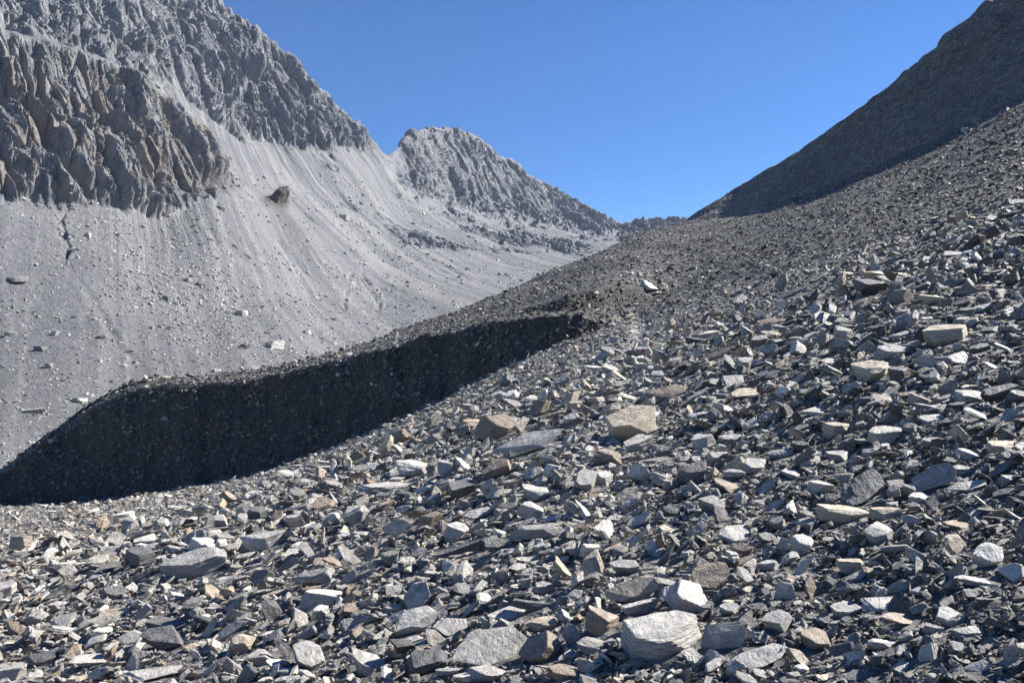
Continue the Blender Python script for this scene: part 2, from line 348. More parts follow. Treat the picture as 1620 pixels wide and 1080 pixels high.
mc = np.concatenate([np.arange(-500, -30, 6.), np.arange(-30, 1125, 1.5), np.arange(1125, 1300, 8.)])
MP, MTT = sheet(MT, mc, [110, 130, 210, 70, 190, 12], 7, 1.6)
MU = np.broadcast_to(mc[None], MP.shape[:2]); MTg = np.broadcast_to(MTT[:, None], MP.shape[:2])
MV = 540-(MP[..., 2]-EYE)/MP[..., 1]*F
mn = grid_normals(gauss1(gauss1(MP, 4, 0), 4, 1))
jit = fbm(MP*.035, 4, 41)
# where is bare rock
block = smoothstep(1.95, 2.08, MTg+jit*.16+fbm(MP*.13, 3, 43)*.12)*(1-smoothstep(2.96, 3.12, MTg+jit*.08))*(1-smoothstep(325, 385, MU+jit*50))
fray_ = fbm(MP*.11, 4, 42)
face = smoothstep(3.8, 4.1, MTg+jit*.35+fray_*.35)*(1-smoothstep(560, 610, MU))
face = np.maximum(face, smoothstep(3.0, 3.4, MTg+jit*.2)*(1-smoothstep(180, 330, MU+jit*60)))
fray = fbm(MP*.11, 4, 42)
peak = smoothstep(3.55, 4.15, MTg+jit*.5+fray*.9)*smoothstep(614, 632, MU)
band = smoothstep(2.15, 2.3, MTg+jit*.35)*(1-smoothstep(2.9, 3.2, MTg+jit*.35))*smoothstep(380, 700, MU)*smoothstep(-.12, .22, fbm(MP*.018, 3, 44)+.25*smoothstep(620, 720, MU)*smoothstep(1100, 800, MU))
band = np.maximum(band, .9*smoothstep(2.9, 3.3, MTg+jit*.5)*smoothstep(-.1, .25, fbm(MP*.03, 4, 47))*smoothstep(600, 700, MU))
band = np.maximum(band, smoothstep(.12, .3, fbm(MP*.03, 3, 49))*smoothstep(2.6, 2.8, MTg)*(1-smoothstep(3.6, 3.9, MTg))*smoothstep(420, 470, MU)*(1-smoothstep(600, 660, MU)))
rock = np.clip(np.maximum.reduce([block, face, peak, band]), 0, 1)
# steep ribs running down to the right
rib = np.array((.46, -.28, -.84)); rib /= np.linalg.norm(rib)
ax = np.cross(rib, (0, 0, 1.)); ax /= np.linalg.norm(ax); ay = np.cross(ax, rib)
Q = np.stack([MP@ax, MP@ay, MP@rib*.40], -1)
warp = fbm(MP*.03, 3, 51)[..., None]*9
def plates(p, seed, facet=.7, w=.28):
    a, b = worley(p, seed, facet); return (a-.22)*smoothstep(0, w, b)-.22*(1-smoothstep(0, .09, b))
B3 = np.stack([ax, ay, rib*.5], 1)
def tri(x): return np.abs(x-np.floor(x)-.5)*2
QR = Q*np.array((1, 1, .62))
QL = Q*np.array((1, 1, .55))
disp = plates((QL+warp*.7)/11., 52, .9, .2)*5.+plates((QL+warp*.4)/4.4, 53, .9, .2)*2.6+plates((QL+warp*.2)/2., 54, .9, .22)*1.1+tri(noise3((QL+warp*.8)/17., 49)*2.+.3)*2.6+fbm(MP@B3/1.6, 3, 50, .6)*.5+plates(MP@B3/1.5, 47, 1., .2)*.5-2.7
wv4 = plates((Q+warp*1.5)/30.+3.1, 58, .7, .25)
disp = disp+block*wv4*9+face*(wv4*7+fbm(Q/30., 3, 60, .5, True)*3)+peak*(wv4*6+fbm(MP/26., 4, 59, .55, True)*6)
amp = rock*np.where(MU < 600, 1.0, .66)*(1-.8*np.exp(-((MU-624)/16.)**2)*smoothstep(3.6, 4.6, MTg))*(1-.3*smoothstep(4.85, 5., MTg))*(1+.2*np.clip(band, 0, 1)*(1-np.maximum.reduce([block, face, peak])))
# scree: shallow runnels down the fall line plus lumps
cc = np.interp(MU, [0, 130, 260, 500, 900], [-45, -10, 45, 115, 150])
st = np.stack([(MU+cc*MTg)/15., MTg*.7, MU*0], -1)+fbm(MP*.03, 3, 66)[..., None]*np.array((.8, .2, 0))
streak = (fbm(st, 4, 61)+1.1*fbm(st*np.array((.3, .45, 1))+9, 3, 65))*np.interp(MU, [130, 300], [.5, 1.]); run = (streak*1.9+fbm(st*np.array((3.2, 3., 1)), 3, 62)*.5)*smoothstep(1.05, 1.6, MTg)*np.interp(MU, [150, 330], [.12, 1.])*smoothstep(-.2, .3, fbm(MP*.015, 3, 68)+.1)
scd = (run+fbm(MP*.012, 3, 63)*5+fbm(MP*.3, 3, 64)*.3)*(1-rock)*smoothstep(.2, 1.0, MTg)
gx = MU-(103+7*np.sin(MV/15.)-(MV-380)*.10+fbm(MP*.25, 3, 67)*9)
gu = np.where(gx < 0, np.exp(gx/14.), 1-smoothstep(0, 3.5, gx))*smoothstep(334, 352, MV)*(1-smoothstep(405, 432, MV))*(.25+.75*smoothstep(-.2, .25, fbm(MP*.16, 3, 69)))
RUN = [([(480,332),(545,385),(600,440),(640,468),(705,482)], 1.5, 3.2), ([(572,405),(580,450),(600,482),(592,515)], 1.7, 3.5), ([(560,415),(546,470),(538,525)], 1.2, 3.),
       ([(640,402),(700,440),(770,456)], 1.3, 3.), ([(585,262),(650,318),(715,342),(760,350)], 1.6, 2.4), ([(500,352),(560,398),(628,440),(690,462)], 1.0, 3.), ([(380,300),(440,380),(500,450),(530,490)], .9, 4.5),
       ([(330,360),(400,430),(440,480)], .8, 5.), ([(160,360),(235,450),(300,520)], .7, 5.), ([(690,410),(735,440),(800,452)], 1.2, 2.6), ([(110,425),(150,480),(185,545),(240,600)], .9, 5.)]
jx = fbm(MP*.06, 4, 97)*9; jy = fbm(MP*.06, 4, 98)*5
for line, dep, wid in RUN:
    dd = np.full(MU.shape, 1e6); tl = np.zeros(MU.shape)
    for kq, ((x0, y0), (x1, y1)) in enumerate(zip(line[:-1], line[1:])):
        px_, py_ = MU+jx-x0, MV+jy-y0; L2 = (x1-x0)**2+(y1-y0)**2; tq = np.clip((px_*(x1-x0)+py_*(y1-y0))/L2, 0, 1)
        d1 = np.hypot(px_-tq*(x1-x0), py_-tq*(y1-y0)); tl = np.where(d1 < dd, (kq+tq)/(len(line)-1), tl); dd = np.minimum(dd, d1)
    tap = smoothstep(0, .25, tl)*(1-smoothstep(.6, 1., tl))*smoothstep(-.35, .3, fbm(MP*.05, 3, 99)); prof = np.exp(-(dd/wid)**2)*tap; lev = np.exp(-((dd-2.2*wid)/wid)**2)*tap
    scd = scd+(lev*.4-prof)*dep*.62*(1-rock); streak = streak+(lev*.3-prof*.2)*(.4+dep*.3)
scd = scd-gu*2.0
md = np.exp(-((MU-436+jit*8)/17)**2-((MV-322-jit*8)/8)**2); scd = scd+md*5.
rock = np.maximum(rock, smoothstep(.35, .6, md)); amp = np.maximum(amp, .8*smoothstep(.35, .6, md))
MP2 = MP+mn*(disp*amp+scd)[..., None]
ochre = np.clip(.85*block*smoothstep(-.25, .3, fbm(MP*.025, 3, 71)+.25)*(1-smoothstep(290, 320, MV))*smoothstep(40, 130, MV), 0, 1)
brown = np.clip(md*2.2+.42*np.exp(-((MU-(437+(MV-322)*.8))/(12+np.clip(MV-322, 0, 200)*.25))**2)*smoothstep(318, 326, MV)*(1-smoothstep(340, 430, MV))+.5*smoothstep(.1, .5, fbm(MP*.02, 3, 72))*(1-rock)*smoothstep(1.3, 1.8, MTg)*(MU < 520)*.6, 0, 1)
pale = np.clip(rock*smoothstep(330, 338, MV+jit*12)*(1-smoothstep(335, 350, MU))*.6*(MU > 60)+.5*band*smoothstep(.15, .5, fbm(MP*.05, 3, 74))+.35*peak*(.15+.85*smoothstep(690, 800, MU))*smoothstep(-.2, .3, fray)+.5*face*smoothstep(.1, .45, fray_), 0, 1)
grid_mesh('mountain', MP2, M_MOUNT, attrs={'rock': rock, 'ochre': ochre, 'brown': brown, 'pale': pale, 'streak': streak, 'moss': smoothstep(.28, .4, fbm(MP*.22, 3, 77))*(1-rock)*(MU < 260)*smoothstep(480, 620, MV)+smoothstep(.1, .3, fbm(MP*.3, 3, 78))*(MU < 130)*np.exp(-((MV-322)/6)**2), 'across': Q[..., 0], 'along': Q[..., 2], 'deep': Q[..., 1]}, smooth=False)
MN = grid_normals(gauss1(gauss1(MP2, 2, 0), 2, 1))

# ------------------------------------------------------------------ stones
def ico(level):
    bm = bmesh.new(); bmesh.ops.create_icosphere(bm, subdivisions=level, radius=1)
    bm.verts.ensure_lookup_table()
    v = np.array([x.co[:] for x in bm.verts]); v /= np.linalg.norm(v, axis=1, keepdims=True)
    f = np.array([[x.index for x in p.verts] for p in bm.faces], np.int32); bm.free(); return v, f
ICO = {k: ico(k) for k in (3, 4, 5, 6)}
def stone_points(level, seed, dims, rough=.02, strata=.05, sides=None, worn=26., chamfer=None):
    r = np.random.default_rng(seed); d, f = ICO[level]
    k = sides or r.integers(4, 8); pl = []
    a0 = r.uniform(0, 6.28)
    for j in range(k):
        a = a0+6.283*(j+r.uniform(-.32, .32))/k; e = r.uniform(-.38, .30)
        pl.append((math.cos(a)*math.cos(e), math.sin(a)*math.cos(e), math.sin(e), r.uniform(.72, 1.0)))
    for sgn in (1, -1):
        t = r.normal(0, .13, 2); pl.append((t[0], t[1], sgn, r.uniform(.8, 1.)))
    for j in range(chamfer if chamfer is not None else r.integers(2, 6)):
        q = r.normal(size=3)*np.array((1, 1, .9)); q /= np.linalg.norm(q); pl.append((*q, r.uniform(.86, 1.08)))
    pl = np.array(pl); nrm = pl[:, :3]/np.linalg.norm(pl[:, :3], axis=1, keepdims=True)
    c = np.maximum(d@nrm.T/pl[:, 3], 1e-3)
    rad = 1/(c**worn).sum(1)**(1/worn)
    p = d*rad[:, None]
    p = (p-(p.max(0)+p.min(0))/2)/((p.max(0)-p.min(0))/2)
    # split layers: each bed steps in or out a little
    if strata:
        nb = r.uniform(3, 7); w = p[:, 2]*nb+fbm(p*1.3+seed, 2, seed % 97)*.7
        h = hashf(np.floor(w).astype(np.int64), np.zeros(len(p), np.int64), np.zeros(len(p), np.int64), seed % 1013)
        fr = w-np.floor(w); groove = smoothstep(.12, .0, np.minimum(fr, 1-fr))
        edge = smoothstep(.35, .8, np.linalg.norm(p[:, :2], axis=1))
        p[:, :2] *= (1-strata*edge*(h+.5*groove))[:, None]
    p = p*np.asarray(dims)
    s = min(dims)
    n = d/np.asarray(dims); n /= np.linalg.norm(n, axis=1, keepdims=True)
    big = max(dims)
    p = p+n*(fbm(p/big*2.2+seed*.37, 3, 5)*big*rough*1.8+fbm(p/s*np.array((1.2, 1.2, 3.))+seed, 4, 6, .6)*s*rough*2.2)[:, None]
    return p, f
def tri_mesh(name, p, f, smooth=False):
    me = bpy.data.meshes.new(name); me.vertices.add(len(p)); me.vertices.foreach_set('co', p.astype(np.float32).ravel())
    me.loops.add(f.size); me.loops.foreach_set('vertex_index', f.ravel())
    me.polygons.add(len(f)); me.polygons.foreach_set('loop_start', np.arange(0, f.size, 3, dtype=np.int32))
    me.polygons.foreach_set('use_smooth', np.full(len(f), smooth)); me.update(calc_edges=True); return me
TONE = {'w': (.50, .485, .455, .6), 'p': (.44, .427, .408, .32), 'g': (.33, .323, .315, .2), 'd': (.145, .145, .15, .06), 't': (.46, .40, .315, .22), 'b': (.27, .22, .175, .1)}
WORD = {'w': 'white', 'p': 'pale grey', 'g': 'mid grey', 'd': 'dark slate-grey', 't': 'tan', 'b': 'brown'}
SHAPE = {'slab': 'slab', 'block': 'block', 'bar': 'log-like stone', 'plate': 'thin plate'}
TAU = {'slab': .24, 'block': .72, 'bar': .7, 'plate': .16}
# u, v, w, h (photo pixels), shape, lean towards viewer (deg), roll (deg, right end up), tone, full label, short landmark name
T = [
 (1047,1012,128,88,'block',8,3,'p','big pale blocky boulder, largest stone along the bottom edge','big bottom boulder'),
 (780,1022,132,68,'slab',48,3,'g','broad grey slab leaning with its flat face to the viewer near the bottom','broad leaning slab'),
 (855,1028,68,58,'block',20,25,'b','brown-grey block wedged against the right end of the broad leaning slab','brown wedged block'),
 (847,842,98,34,'bar',5,6,'g','grooved grey log-like stone lying beside the finer gravel of the path','grooved log stone'),
 (733,868,92,30,'bar',5,20,'d','dark log-like stone slanting up to the right beside the pale block','dark log stone'),
 (722,842,42,36,'block',10,-5,'p','pale squarish block standing at the upper left end of the dark log stone','pale square block'),
 (790,846,18,32,'block',10,80,'p','',''),(838,808,42,36,'block',15,-10,'p','',''),(757,812,48,22,'slab',25,12,'g','',''),(923,808,26,36,'block',15,70,'p','',''),
 (935,893,40,50,'slab',62,10,'t','stump-like ribbed pale tan stone standing upright beside the path gravel','ribbed stump stone'),
 (1000,933,88,50,'slab',45,18,'t','tilted tan-grey slab above the big bottom boulder','tilted tan slab'),
 (1050,885,68,26,'bar',10,55,'d','dark narrow slab leaning steeply up to the right','steep dark bar'),
 (990,898,52,32,'block',15,0,'g','',''),
 (660,985,78,46,'block',10,12,'w','creamy white lumpy boulder in the lower middle of the scree','creamy lumpy boulder'),
 (665,946,46,50,'block',40,30,'g','',''),(717,993,62,30,'slab',30,-3,'g','',''),(690,1012,50,26,'slab',40,-60,'p','',''),(642,1015,58,18,'slab',15,14,'p','',''),
 (582,1055,62,48,'block',20,-12,'g','',''),(672,1050,74,46,'block',25,5,'d','dark blocky stone at the bottom edge left of the broad leaning slab','dark bottom block'),(773,1068,62,36,'block',10,4,'p','',''),(897,1066,62,36,'block',15,-8,'b','',''),
 (607,770,88,22,'slab',4,3,'p','wide flat pale slab perched level on smaller stones','wide perched slab'),
 (652,742,54,36,'block',15,0,'p','striped rounded block standing up behind the wide perched slab','striped rounded block'),
 (703,738,32,38,'slab',55,-50,'p','',''),(730,775,46,36,'block',20,-8,'d','',''),(785,742,48,36,'block',20,30,'b','',''),(848,782,50,30,'block',10,-6,'p','',''),
 (927,762,36,40,'block',25,0,'g','',''),(953,757,32,30,'block',15,0,'p','',''),(1015,750,32,38,'block',30,60,'p','',''),(1058,838,42,24,'slab',20,-8,'t','',''),
 (835,885,42,16,'slab',10,0,'p','',''),(860,930,38,26,'block',20,0,'g','',''),(805,972,72,28,'slab',20,0,'p','',''),(845,957,78,24,'bar',10,-6,'d','',''),
 (858,987,58,28,'block',10,6,'t','',''),(903,1003,38,42,'slab',55,-55,'g','',''),(938,1022,52,30,'block',5,-8,'g','',''),(955,985,68,56,'block',15,-20,'b','dark brown hollow-looking block left of the big bottom boulder','dark brown hollow block'),
 (1085,945,70,64,'block',20,-30,'p','white-and-grey rounded boulder behind the right end of the big bottom boulder','rounded white-grey boulder'),
 (1015,962,62,32,'block',5,12,'w','',''),
 (1360,775,86,58,'slab',48,24,'d','large dark slate slab leaning up to the right in the scree','large dark slab'),
 (1335,815,82,32,'block',0,-3,'t','tan wedge-shaped block lying below the large dark slab','tan wedge block'),
 (1400,812,52,22,'block',5,2,'t','',''),(1390,845,50,42,'block',15,12,'p','',''),
 (1475,755,74,48,'slab',55,22,'g','striped grey slab tipped up right of the large dark slab','striped tipped slab'),
 (1530,770,60,24,'slab',18,14,'p','',''),(1520,745,40,20,'block',10,5,'g','',''),(1297,772,40,30,'block',10,0,'w','',''),
 (1268,863,34,40,'block',20,0,'p','rounded grey and white stone standing in the middle right scree','standing rounded stone'),
 (1268,900,56,24,'slab',35,48,'w','',''),(1225,800,46,20,'plate',35,28,'p','',''),
 (1122,912,64,52,'slab',60,10,'b','brown slab standing on edge left of the finer stones','brown standing slab'),
 (1243,938,36,30,'plate',66,72,'w','bright white ribbed plate standing on edge','white ribbed plate'),
 (1338,966,52,36,'block',12,-4,'g','grey angular block left of the bright quartz slab','grey angular block'),
 (1400,958,74,30,'slab',24,4,'w','bright quartz slab lying behind the long ochre-brown slab','bright quartz slab'),
 (1428,980,90,28,'slab',20,-10,'b','long ochre-brown slab sloping down to the right','long ochre slab'),
 (1500,978,44,44,'block',15,0,'w','rough white quartz boulder right of the long ochre slab','rough quartz boulder'),
 (1532,1000,58,24,'slab',22,5,'g','',''),
 (1145,1010,76,66,'slab',56,68,'g','dark ribbed plate tipped towards the viewer right of the big bottom boulder','ribbed tipped plate'),
 (1233,985,50,52,'block',15,20,'p','grey and white boulder behind the bright white bottom stone','grey-white boulder'),
 (1200,1040,96,48,'slab',28,16,'w','bright white stone with tan stains at the bottom edge','bright white bottom stone'),
 (1290,1015,50,48,'block',15,0,'b','squarish brown-grey block right of the bright white bottom stone','squarish brown block'),
 (1262,1038,44,30,'slab',35,-30,'t','',''),(1398,1020,54,22,'block',5,-5,'w','',''),(1465,1040,56,30,'block',30,62,'w','white knobbly stone standing upright near the bottom right','white upright stone'),
 (1598,1042,52,26,'bar',20,78,'g','grey column-like stone standing in the bottom right corner','grey column stone'),
 (1430,1062,38,36,'block',10,0,'p','',''),(1365,1068,74,32,'slab',20,8,'d','',''),(1347,895,48,28,'block',5,0,'t','',''),(1355,912,54,20,'plate',20,22,'g','',''),
 (1550,920,80,20,'slab',8,-8,'g','',''),(1560,952,62,26,'block',0,-3,'d','',''),(1605,905,36,40,'block',25,40,'p','',''),(1155,965,34,28,'block',15,0,'p','',''),(1270,1062,24,28,'block',10,0,'w','',''),
 (1140,815,40,28,'slab',45,-58,'d','',''),(1125,800,42,34,'block',15,0,'g','',''),(1215,895,42,24,'block',10,8,'p','',''),(1095,750,54,42,'block',30,14,'d','dark block above the finer path gravel on the right side','dark path-side block'),
 (507,948,60,44,'block',12,-8,'w','white and brown boulder perched among grey slabs in the lower left','white-brown boulder'),
 (500,912,64,34,'block',10,14,'g','',''),(430,968,46,28,'slab',50,-62,'d','dark pointed slab standing on end in the lower left','pointed standing slab'),
 (310,893,104,54,'block',25,14,'g','broad broken grey outcrop block with rubble on top, left','broad broken block'),
 (222,882,50,34,'block',20,-6,'d','dark block left of the broad broken block','dark left block'),(320,865,48,36,'block',10,0,'w','white and tan lumpy stone behind the broad broken block','white-tan lumpy stone'),
 (350,863,24,24,'block',10,0,'w','',''),(418,855,74,38,'block',15,14,'p','large pale grey boulder on the crest of the scree at left','large pale crest boulder'),
 (487,870,34,28,'slab',45,-45,'g','',''),(455,893,44,26,'slab',40,28,'b','',''),(262,1010,72,48,'block',25,-4,'d','big dark block near the bottom left','big dark block'),
 (360,998,70,36,'slab',40,30,'g','grey slab tilted up to the right between dark stones, lower left','tilted grey slab'),(382,1018,44,40,'block',10,5,'t','brown speckled squarish block, lower left','speckled brown block'),
 (330,1000,52,18,'plate',20,58,'g','',''),(210,1052,34,22,'plate',60,70,'p','',''),(490,1040,60,52,'block',30,-15,'g','striped grey boulder at the bottom left of centre','striped grey boulder'),
 (415,1042,42,34,'block',10,0,'g','',''),(450,1025,42,32,'slab',55,-50,'g','',''),(265,985,68,26,'slab',25,-4,'d','',''),(240,1065,94,34,'slab',15,8,'p','',''),(22,1062,48,40,'block',10,0,'p','',''),
 (10,933,30,34,'block',20,0,'p','',''),(60,1040,64,32,'slab',25,5,'d','',''),(178,938,42,26,'block',10,0,'d','',''),(355,915,38,14,'slab',10,12,'p','',''),(440,936,38,16,'slab',15,14,'t','',''),
 (388,805,32,26,'block',10,20,'p','',''),(407,812,32,24,'block',20,0,'d','',''),(362,787,28,20,'block',20,-40,'b','',''),(403,780,28,12,'slab',10,4,'p','',''),
 (832,700,124,50,'slab',26,15,'p','long grooved pale grey slab slanting up to the right in the middle of the scree','long grooved slab'),
 (1003,674,82,66,'block',12,22,'t','big smooth tan boulder standing beside the trail','big smooth tan boulder'),(1010,702,48,28,'block',10,10,'p','',''),
 (788,675,68,44,'block',20,-12,'b','brown-grey block behind the long grooved slab','brown-grey block'),(1055,620,68,28,'slab',35,10,'b','brownish slab behind the big smooth tan boulder','brownish back slab'),
 (1025,455,27,20,'block',30,-34,'w','bright white boulder beside the dark scar above the trail','bright white trail boulder'),
 (960,722,52,28,'block',15,0,'b','',''),(1015,580,20,15,'block',10,0,'p','',''),(1040,728,54,14,'bar',5,10,'g','',''),
 (1018,556,24,16,'block',10,0,'g','grey stone with a small red and white painted trail mark','painted waymark stone'),
 (1493,532,80,40,'block',12,10,'t','large tan-grey boulder high on the right slope','large tan slope boulder'),(1380,455,50,34,'block',20,-4,'d','dark rounded boulder under a tan stone high on the right slope','dark capped boulder'),
 (1382,437,34,18,'block',10,0,'t','',''),
 (1380,590,58,40,'block',12,8,'t','tan rounded boulder beside a dark grey one on the right slope','tan paired boulder'),(1425,592,40,34,'block',20,-10,'d','dark grey boulder touching the right side of the tan paired boulder','dark paired boulder'),
 (1410,560,52,30,'block',12,6,'g','',''),(1577,620,58,38,'block',35,10,'d','dark smooth slab near the right edge','dark smooth slab'),(1533,630,48,26,'block',5,5,'p','',''),(1608,628,34,30,'block',25,0,'d','',''),
 (1550,657,60,26,'slab',30,-20,'d','',''),(1252,463,56,18,'slab',25,24,'d','dark slab slanting up to the right at the edge of the finer scree','slanting dark slab'),(1225,508,54,22,'slab',35,12,'b','',''),(1245,512,48,13,'bar',10,20,'d','',''),
 (1455,635,38,24,'block',10,-10,'t','',''),(1323,680,42,30,'block',12,0,'t','',''),(1400,690,50,36,'block',15,4,'p','grey-tan cracked block in the middle right','cracked grey-tan block'),(1290,652,48,22,'slab',15,8,'p','',''),
 (1180,622,48,22,'slab',20,6,'t','',''),(1191,673,28,22,'block',20,35,'w','small bright white block on the slope right of the trail','small bright block'),(1113,698,40,28,'block',10,12,'p','',''),(1475,662,40,18,'slab',25,6,'w','',''),
 (1470,475,38,22,'block',15,0,'t','',''),(1138,560,54,24,'slab',30,24,'b','',''),(1505,402,42,16,'slab',20,8,'g','',''),(1585,708,56,24,'block',10,4,'t','',''),(1592,552,46,22,'slab',25,-20,'g','',''),
 (1525,206,12,9,'block',10,0,'p','pale boulder alone near the crest of the right slope','pale crest boulder'),
]
def near_pose(u, v, w, h, shape, lean, roll, jitter=True):
    p, n = ground_hit(u, v+h*.42); Y = p[1]
    de = math.atan2(v-540, F); th = math.radians(lean); tau = TAU[shape]
    L = w*Y/F*1.06; H = h*Y/F*1.1
    rr = abs(math.radians(roll)); He = H
    if rr < 1.0 and shape in ('bar', 'slab', 'plate'):
        He = max(H-L*math.sin(rr)*.55, H*.5)
    wd = He/(abs(math.sin(th+max(de, 0)))+tau*abs(math.cos(th+max(de, 0))))
    wd = min(wd, L*1.15)
    tk = max(tau*wd, .02)
    X = Vector((math.cos(math.radians(roll)), 0, math.sin(math.radians(roll))))
    Zv = Vector((0, -math.sin(th), math.cos(th))); Zv = (Zv-X*Zv.dot(X)).normalized()
    Yv = Zv.cross(X)
    R = Matrix((X, Yv, Zv)).transposed()
    if jitter: R = Matrix.Rotation(random.uniform(-.22, .22), 3, 'Z') @ R
    c = Vector(Pt(np.float64(u), np.float64(v), Y+.42*(wd*math.cos(th)+tk*math.sin(th))))
    return R, c, (L/2, wd/2, tk/2), Y
PLACED = []          # (u, v, w, h, object, tone, shape, landmark, label, world centre, radius)
def add_stone(u, v, w, h, shape, lean, roll, tone, label, lm, group, name):
    R, c, dims, Y = near_pose(u, v, w, h, shape, lean, roll)
    seed = int(u*131+v*17) & 0xFFFF
    lvl = 6 if w > 70 else (5 if w > 34 else 4)
    tall = shape == 'bar'
    p, f = stone_points(lvl, seed, dims, rough=.013 if shape != 'block' else .018, strata=.10 if shape in ('slab', 'bar', 'plate') else .06, sides=4 if tall else None, worn=90 if shape != 'block' else 60)
    me = tri_mesh(name, p, f); me.materials.append(M_STONE)
    o = bpy.data.objects.new(name, me); S.collection.objects.link(o)
    M = R.to_4x4(); M.translation = c; o.matrix_world = M
    k = random.uniform(.9, 1.1); t = TONE[tone]; o.color = (t[0]*k, t[1]*k, t[2]*k, t[3])
    o['category'] = 'boulder' if name == 'boulder' else 'stone'; o['group'] = group; o['kind'] = 'thing'
    PLACED.append([u, v, w, h, o, tone, shape, lm, label, np.array(c), max(dims[0], dims[1])])
    return o
G1 = 'large stones of the foreground scree'
for (u, v, w, h, sh, le, ro, to, la, lm) in T:
    o = add_stone(u, v, w, h, sh, le, ro, to, la, lm, G1, {'slab': 'flat_stone', 'plate': 'flat_stone', 'bar': 'long_stone', 'block': 'stone_block'}[sh])
    if lm == 'painted waymark stone': WAY = o
# painted waymark: white with a red stripe, on the face towards the trail
def mark(name, col, size, off):
    t = NT(name); t.b.inputs['Base Color'].default_value = col+(1,); t.b.inputs['Roughness'].default_value = .6
    me = bpy.data.meshes.new(name); bm = bmesh.new(); bmesh.ops.create_cube(bm, size=1); bmesh.ops.scale(bm, vec=size, verts=bm.verts)
    bmesh.ops.bevel(bm, geom=bm.edges[:], offset=.004, segments=2); bm.to_mesh(me); bm.free(); me.materials.append(t.m)
    ob = bpy.data.objects.new(name, me); S.collection.objects.link(ob); ob.parent = WAY; ob.matrix_parent_inverse = WAY.matrix_world.inverted()
    ob.location = WAY.matrix_world.translation+Vector(off); return ob
wdm = WAY.dimensions
mark('paint_mark', (.8, .8, .78), (.11, .03, .07), (.01, -wdm[1]*.42, .03)); mark('paint_mark', (.62, .03, .05), (.04, .032, .07), (-.03, -wdm[1]*.42-.004, .03))
# further large stones, spread over the block field
N_MORE = 300-len(PLACED)-22
tries = 0; want = len(PLACED)+N_MORE
def lobe_edge(u): return np.interp(u, [0, 200, 480, 700, 1000, 1100, 1250, 1400, 1620], [905, 850, 765, 660, 570, 560, 480, 450, 420])
while len(PLACED) < want and tries < 60000:
    tries += 1
    u = random.uniform(-10, 1630); v = random.uniform(440, 1075)
    if v < lobe_edge(u)+10: continue
    if abs(u-(900+(900-v)*.25)) < 45 and v > 600 and random.random() < .9: continue
    k = smoothstep(420, 1080, np.float64(v)); w = random.uniform(24, 40)+28*float(k)*random.random()
    sh = random.choices(['slab', 'block', 'plate', 'bar'], [5, 4, 1.5, .8])[0]
    h = w*random.uniform(.38, .85) if sh != 'bar' else w*random.uniform(.25, .36)
    if any(abs(u-q[0]) < (w+q[2])*.46 and abs(v-q[1]) < (h+q[3])*.46 for q in PLACED): continue
    le = random.choice([5, 12, 22, 35, 50]); ro = random.gauss(10, 20) if random.random() < .8 else random.uniform(-70, 70)
    right = smoothstep(900, 1500, np.float64(u))
    to = random.choices('wpgdtb', [.5, 3.0-1.6*right, 4.4, 1.8+2*right, 1.3, 1.1])[0]
    add_stone(u, v, w, h, sh, le, ro, to, '', '', G1, {'slab': 'flat_stone', 'plate': 'flat_stone', 'bar': 'long_stone', 'block': 'stone_block'}[sh])
# boulders lying out on the far limestone scree
FAR = [(260,474,11,10,'d','dark triangular boulder alone on the pale far scree','dark triangular boulder'),(435,547,30,16,'w','biggest white boulder at the foot of the far scree','big white far boulder'),
 (388,549,19,9,'d','dark boulder left of the big white far boulder',''),(66,553,20,10,'d','dark boulder low on the far scree at the left edge','dark left far boulder'),
 (382,496,20,10,'w','white boulder in the middle of the far scree','white middle far boulder'),(160,534,15,8,'d','',''),(314,450,15,10,'d','dark boulder high on the far scree beside a paler one',''),(297,444,12,7,'w','pale boulder touching the dark one high on the far scree',''),
 (16,530,20,9,'p','',''),(30,443,34,10,'p','pale flat boulder on the far scree near the left edge',''),(56,650,32,8,'p','long pale slab on the far scree left of the dark bank','long pale far slab'),(125,634,24,8,'p','',''),
 (545,345,16,11,'g','grey boulder high on the scree below the upper cliff',''),(137,373,10,7,'w','',''),(342,587,16,7,'p','',''),(350,330,14,9,'g','grey boulder below the right end of the lower cliff',''),
 (86,528,14,8,'p','',''),(77,580,14,10,'g','',''),(485,526,14,7,'p','',''),(214,575,12,6,'g','',''),(528,505,10,5,'w','',''),(240,520,8,6,'p','','')]
MU2 = MP2[..., 0]/MP2[..., 1]*F+810; MV2 = 540-(MP2[..., 2]-EYE)/MP2[..., 1]*F
def mount_hit(u, v):
    c = int(np.clip(np.searchsorted(mc, u), 1, len(mc)-1)); r = int(np.argmax(MV2[:, c] <= v)); return MP2[r, c], MN[r, c]
for (u, v, w, h, to, la, lm) in FAR:
    p, n = mount_hit(u, v+h*.25); Y = p[1]; seed = int(u*7+v*3)
    dims = (w*Y/F/2, w*Y/F/2*.8, h*Y/F/2*1.05)
    q, f = stone_points(4, seed, dims, .03, .04)
    me = tri_mesh('boulder', q, f); me.materials.append(M_STONE)
    o = bpy.data.objects.new('boulder', me); S.collection.objects.link(o)
    o.location = p+np.array((0, 0, dims[2]*.45)); o.rotation_euler = (0, random.uniform(-.1, .1), random.uniform(0, .5))
    t = TONE[to]; o.color = (t[0]*.7, t[1]*.7, t[2]*.72, t[3]*.5); o['kind'] = 'thing'; o['category'] = 'boulder'; o['group'] = 'boulders on the far limestone scree'
    PLACED.append([u, v, w, h, o, to, 'boulder', lm, la, np.array(o.location), dims[0]])
